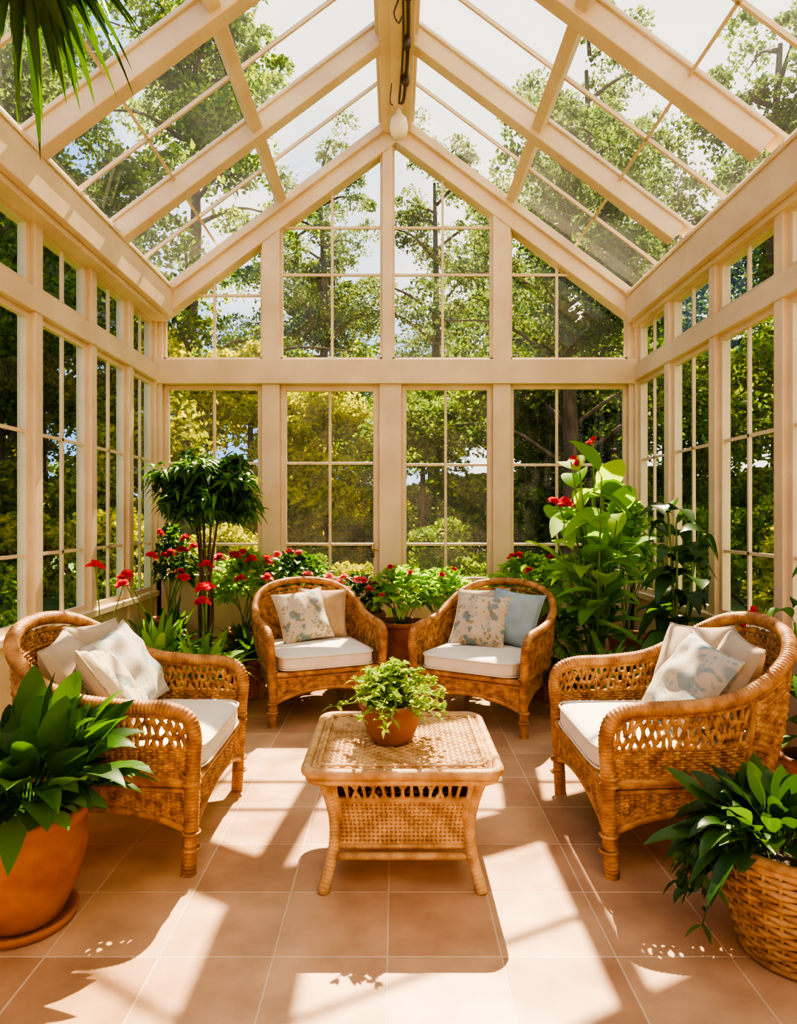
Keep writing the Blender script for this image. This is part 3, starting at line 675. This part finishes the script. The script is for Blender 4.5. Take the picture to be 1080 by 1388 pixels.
def leafystalks(name,loc,N,h,spread,L,W,lm,potR,potH,nl=7,fl=(),az=(0,2*pi),stemr=.011,droop=(.3,.8),el=(.3,1.25),shape='ovate'):
    E=group(name,loc); z=pot(E,potR,potH,M_terrad); k=MB(); s=MB()
    for i in range(N):
        a=2*pi*i/N+rng.uniform(-.3,.3); q=spread*rng.uniform(.3,1); t_=np.array([q*math.cos(a),q*math.sin(a),z+(h-z)*rng.uniform(.55,1)]); c=catmull([(.04*math.cos(a),.04*math.sin(a),z),t_*[.4,.4,.55],t_],8); tube(s,c,np.linspace(stemr,stemr*.5,len(c)),6)
        ii=np.linspace(4,len(c)-1,nl).astype(int); aa=a+np.arange(nl)*2.4; e=rng.uniform(*el,nl); d=np.c_[np.cos(aa)*np.cos(e),np.sin(aa)*np.cos(e),np.sin(e)]
        leaves(k,c[ii],d,rng.uniform(*L,nl),rng.uniform(*W,nl),rng.uniform(*droop,nl),shape,11,.28,ripple=.012)
    f=MB()
    for e,n_,r_ in fl:
        tube(s,catmull([(0,0,z),(e[0]*.4,e[1]*.4,e[2]*.6),e],6),.006,6)
        for q in range(n_): flower(f,np.array(e)+rng.normal(size=3)*[.035,.03,.02],r_,0,12)
    obj(k,'foliage',lm,parent=E); obj(s,'stems',M_stem,parent=E)
    if fl: obj(f,'blossoms',M_red,parent=E)
leafystalks('potted_canna',(1.46,4.78,0),11,1.66,.32,(.36,.54),(.15,.22),M_lf_bright,.19,.34,8,(((-.30,-.1,1.44),4,.06),((-.20,-.05,1.74),2,.04),((.0,.1,1.92),2,.035)))
leafystalks('potted_rubber_plant',(1.80,4.22,0),6,1.40,.18,(.30,.46),(.12,.18),M_lf_dark,.15,.30,7,droop=(.5,1.1))
leafystalks('potted_rubber_plant',(1.90,3.02,0),4,1.30,.10,(.22,.32),(.08,.12),M_lf_mid,.12,.26,6,droop=(.5,1.1))
# hanging plant
E=group('hanging_fern_basket',(-1.45,2.55,3.42)); k=MB(); lathe(k,[(.05,0),(.13,.04),(.16,.10),(.165,.13),(.15,.13),(.14,.10)],24); obj(k,'bowl',M_terrad,parent=E)
k=MB()
for a in (0,2.1,4.2): tube(k,[(.155*math.cos(a),.155*math.sin(a),.12),(0,0,.34)],.003,5)
tube(k,[(0,0,.33),(0,0,.52)],.004,5); obj(k,'hanger',M_dark,parent=E)
k=MB(); rosette(k,(0,0,.1),160,(.24,.44),(.035,.055),(-.1,1.0),(.6,1.3),'lance',.13,8,.3); obj(k,'foliage',M_lf_dark,parent=E)

# ------------------------------------------------------------------ garden
mb=MB(); mb.add([(-60,-20,-.12),(60,-20,-.12),(60,70,-.12),(-60,70,-.12)],Q1); obj(mb,'ground',M_grass,smooth=False)
def puffs(mb,C,Rp,N,size,mat,asp=.6):
    """foliage as many leaf puffs: leaves sit on the upper shell of each puff, so puffs read as separate lit clumps"""
    n=len(C); k=rng.integers(0,n,N); d=rdir(N,-.6,1.57); r=rng.uniform(.55,1.08,(N,1))
    P=C[k]+d*r*Rp[k][:,None]*np.array([1,1,.72]); P[:,2]=np.maximum(P[:,2],.03); diamonds(mb,P,size,mat,asp)
def shrub_mesh(name,lm,N=8000,size=.085):
    m=MB(); nc=34; d=rdir(nc,-.5,1.57); C=np.array([0,0,.75])+d*rng.uniform(.45,1,(nc,1))*np.array([.8,.75,.75]); puffs(m,C,rng.uniform(.18,.34,nc),N,size,1)
    for i in range(8): e=rdir(1,.5,1.3)[0]; tube(m,catmull([(0,0,0),e*.5,e*1.1],3),.02,5,0)
    return m.mesh(name,[M_bark,lm])
def bigbush_mesh(name,lm,N=20000,size=.12):
    m=MB(); nc=60; d=rdir(nc,-1.2,1.57); C=np.array([0,0,2.5])+d*rng.uniform(.5,1,(nc,1))*np.array([1.4,1.3,2.35]); puffs(m,C,rng.uniform(.32,.62,nc),N,size,1)
    tube(m,[(0,0,0),(0.05,0,3.5)],[.1,.05],7,0)
    return m.mesh(name,[M_bark,lm])
def tree_mesh(name,lm,H=14,N=20000,size=.15,z0=.25,nb=30):
    m=MB(); tr=catmull([(0,0,0),(.15,0,H*.3),(-.1,.1,H*.6),(.1,0,H*.95)],6); tube(m,tr,np.linspace(.28,.06,len(tr)),8,0)
    C=[];Rp=[]
    for i in range(nb):
        z=H*rng.uniform(z0,.98); b=np.array([0,0,z]); a=rng.uniform(0,2*pi); L=(1.1-z/H)*H*.32*rng.uniform(.6,1.1)+.7
        e=b+np.array([math.cos(a)*L,math.sin(a)*L,L*.35]); c=catmull([b,(b+e)/2+[0,0,.15*L],e],4); tube(m,c,np.linspace(.07,.015,len(c)),5,0)
        for q in range(5):
            C.append(b+(e-b)*(.35+.18*q)+rng.normal(size=3)*.35); Rp.append((L*.14+.25)*rng.uniform(.7,1.3))
    puffs(m,np.array(C),np.array(Rp),N,size,1)
    return m.mesh(name,[M_bark,lm])
SHR=[shrub_mesh('shrub_yellow',M_out_y),shrub_mesh('shrub_mid',M_out_m),shrub_mesh('shrub_dark',M_out_d)]
BIG=[bigbush_mesh('bigbush_yellow',M_out_y),bigbush_mesh('bigbush_mid',M_out_m),bigbush_mesh('bigbush_dark',M_out_d)]
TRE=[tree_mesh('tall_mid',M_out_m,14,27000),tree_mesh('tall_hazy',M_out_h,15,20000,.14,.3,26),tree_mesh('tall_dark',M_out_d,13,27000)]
def place(kind,me,x,y,s,sz=None):
    link(kind,me,(x,y,-.12),(0,0,rng.uniform(0,6.28)),None,(s,s,sz or s))
for x,y,k,s in ((-5.2,9.2,0,1.0),(-3.6,8.6,0,1.05),(-2.4,9.4,0,.9),(-1.2,8.9,1,.6),(-.50,7.7,0,.62),(.55,9.6,1,.9),(1.5,8.8,1,.6),(2.2,9.0,1,.6),(3.8,8.8,1,1.0),(5.2,9.4,1,1.1),
    (-4.6,6.8,1,.9),(-4.4,4.9,1,.9),(-4.9,3.0,2,.9),(4.5,6.9,0,1.0),(4.4,5.0,1,.8),(4.7,3.2,1,.9),(-6.6,8.0,1,1.2),(6.6,7.8,1,1.2),(-2.9,7.3,1,.5),(.9,7.6,1,.5)):
    place('garden_shrub',SHR[k],x,y,s)
for x,y,k,s,sz in ((-8.5,11.5,1,1.1,1.1),(-6.4,12.2,0,1.0,.95),(-4.2,11.2,0,1.0,.95),(-2.7,12.4,0,.95,.92),(-1.3,12.8,0,.9,.85),(-.2,15.2,1,1.2,.85),(.5,12.2,1,.9,.70),(1.9,12.8,1,1.0,.9),(3.6,13.4,2,1.1,.9),(5.1,12.4,1,1.0,.95),(6.9,11.8,1,1.1,1.0),(8.8,12.0,1,1.2,1.1),
    (-6.6,5.0,1,1.0,.9),(-6.3,7.4,1,1.0,.9),(-7.2,2.2,1,1.0,1.0),(6.6,5.2,1,1.0,.9),(6.2,7.6,1,1.0,.9),(7.0,2.4,1,1.0,1.0),
    (-10,16,1,1.5,1.2),(-6,17,0,1.6,1.25),(-2.5,18,1,1.5,1.0),(1,19,1,1.6,1.0),(4.5,18,1,1.6,1.1),(8.5,17,2,1.6,1.2),(12,16,1,1.6,1.3)):
    place('garden_bush',BIG[k],x,y,s,sz)
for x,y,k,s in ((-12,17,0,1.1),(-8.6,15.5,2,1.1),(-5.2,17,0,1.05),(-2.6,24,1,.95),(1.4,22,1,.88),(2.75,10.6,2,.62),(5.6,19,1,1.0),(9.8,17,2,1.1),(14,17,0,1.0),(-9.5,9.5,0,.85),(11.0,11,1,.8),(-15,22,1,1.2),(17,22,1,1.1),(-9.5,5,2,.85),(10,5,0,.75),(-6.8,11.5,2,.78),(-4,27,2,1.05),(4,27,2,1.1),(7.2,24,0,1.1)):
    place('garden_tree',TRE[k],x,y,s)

# ------------------------------------------------------------------ light
sd=bpy.data.lights.new('sun','SUN'); sd.energy=16.5; sd.angle=math.radians(.5); sd.color=(1,.80,.54)
so=link('sun',sd,(3,20,20)); az,el=A(7),A(53)
so.rotation_euler=Vector((math.sin(az)*math.cos(el),math.cos(az)*math.cos(el),math.sin(el))).to_track_quat('Z','Y').to_euler()
w=bpy.data.worlds.new('sky'); bpy.context.scene.world=w; w.use_nodes=True; nt=w.node_tree; L=nt.links; bg=nt.nodes['Background']
tc=nn(nt,'ShaderNodeTexCoord'); sx=nn(nt,'ShaderNodeSeparateXYZ'); L.new(tc.outputs['Generated'],sx.inputs[0])
no=nn(nt,'ShaderNodeTexNoise'); no.inputs['Scale'].default_value=2.2; no.inputs['Detail'].default_value=6; L.new(tc.outputs['Generated'],no.inputs['Vector'])
ma=nn(nt,'ShaderNodeMath'); ma.operation='MULTIPLY_ADD'; ma.inputs[1].default_value=.6; L.new(sx.outputs['X'],ma.inputs[0]); L.new(no.outputs['Fac'],ma.inputs[2])
cr=nn(nt,'ShaderNodeValToRGB'); cr.color_ramp.elements[0].position=.34; cr.color_ramp.elements[0].color=(.24,.44,.78,1); cr.color_ramp.elements[1].position=.54; cr.color_ramp.elements[1].color=(1.,.93,.82,1)
L.new(ma.outputs[0],cr.inputs[0]); L.new(cr.outputs[0],bg.inputs[0]); bg.inputs[1].default_value=1.55

# ------------------------------------------------------------------ camera
cd=bpy.data.cameras.new('camera'); cam=link('camera',cd,(0,0,1.35),(pi/2,0,0)); cd.sensor_fit='HORIZONTAL'; cd.sensor_width=36; cd.lens=30
cd.shift_x=6/1080; cd.shift_y=6/1080; cd.clip_start=.05; cd.clip_end=300
bpy.context.scene.camera=cam
vs=bpy.context.scene.view_settings; vs.view_transform='AgX'; vs.look='AgX - High Contrast'; vs.exposure=.2
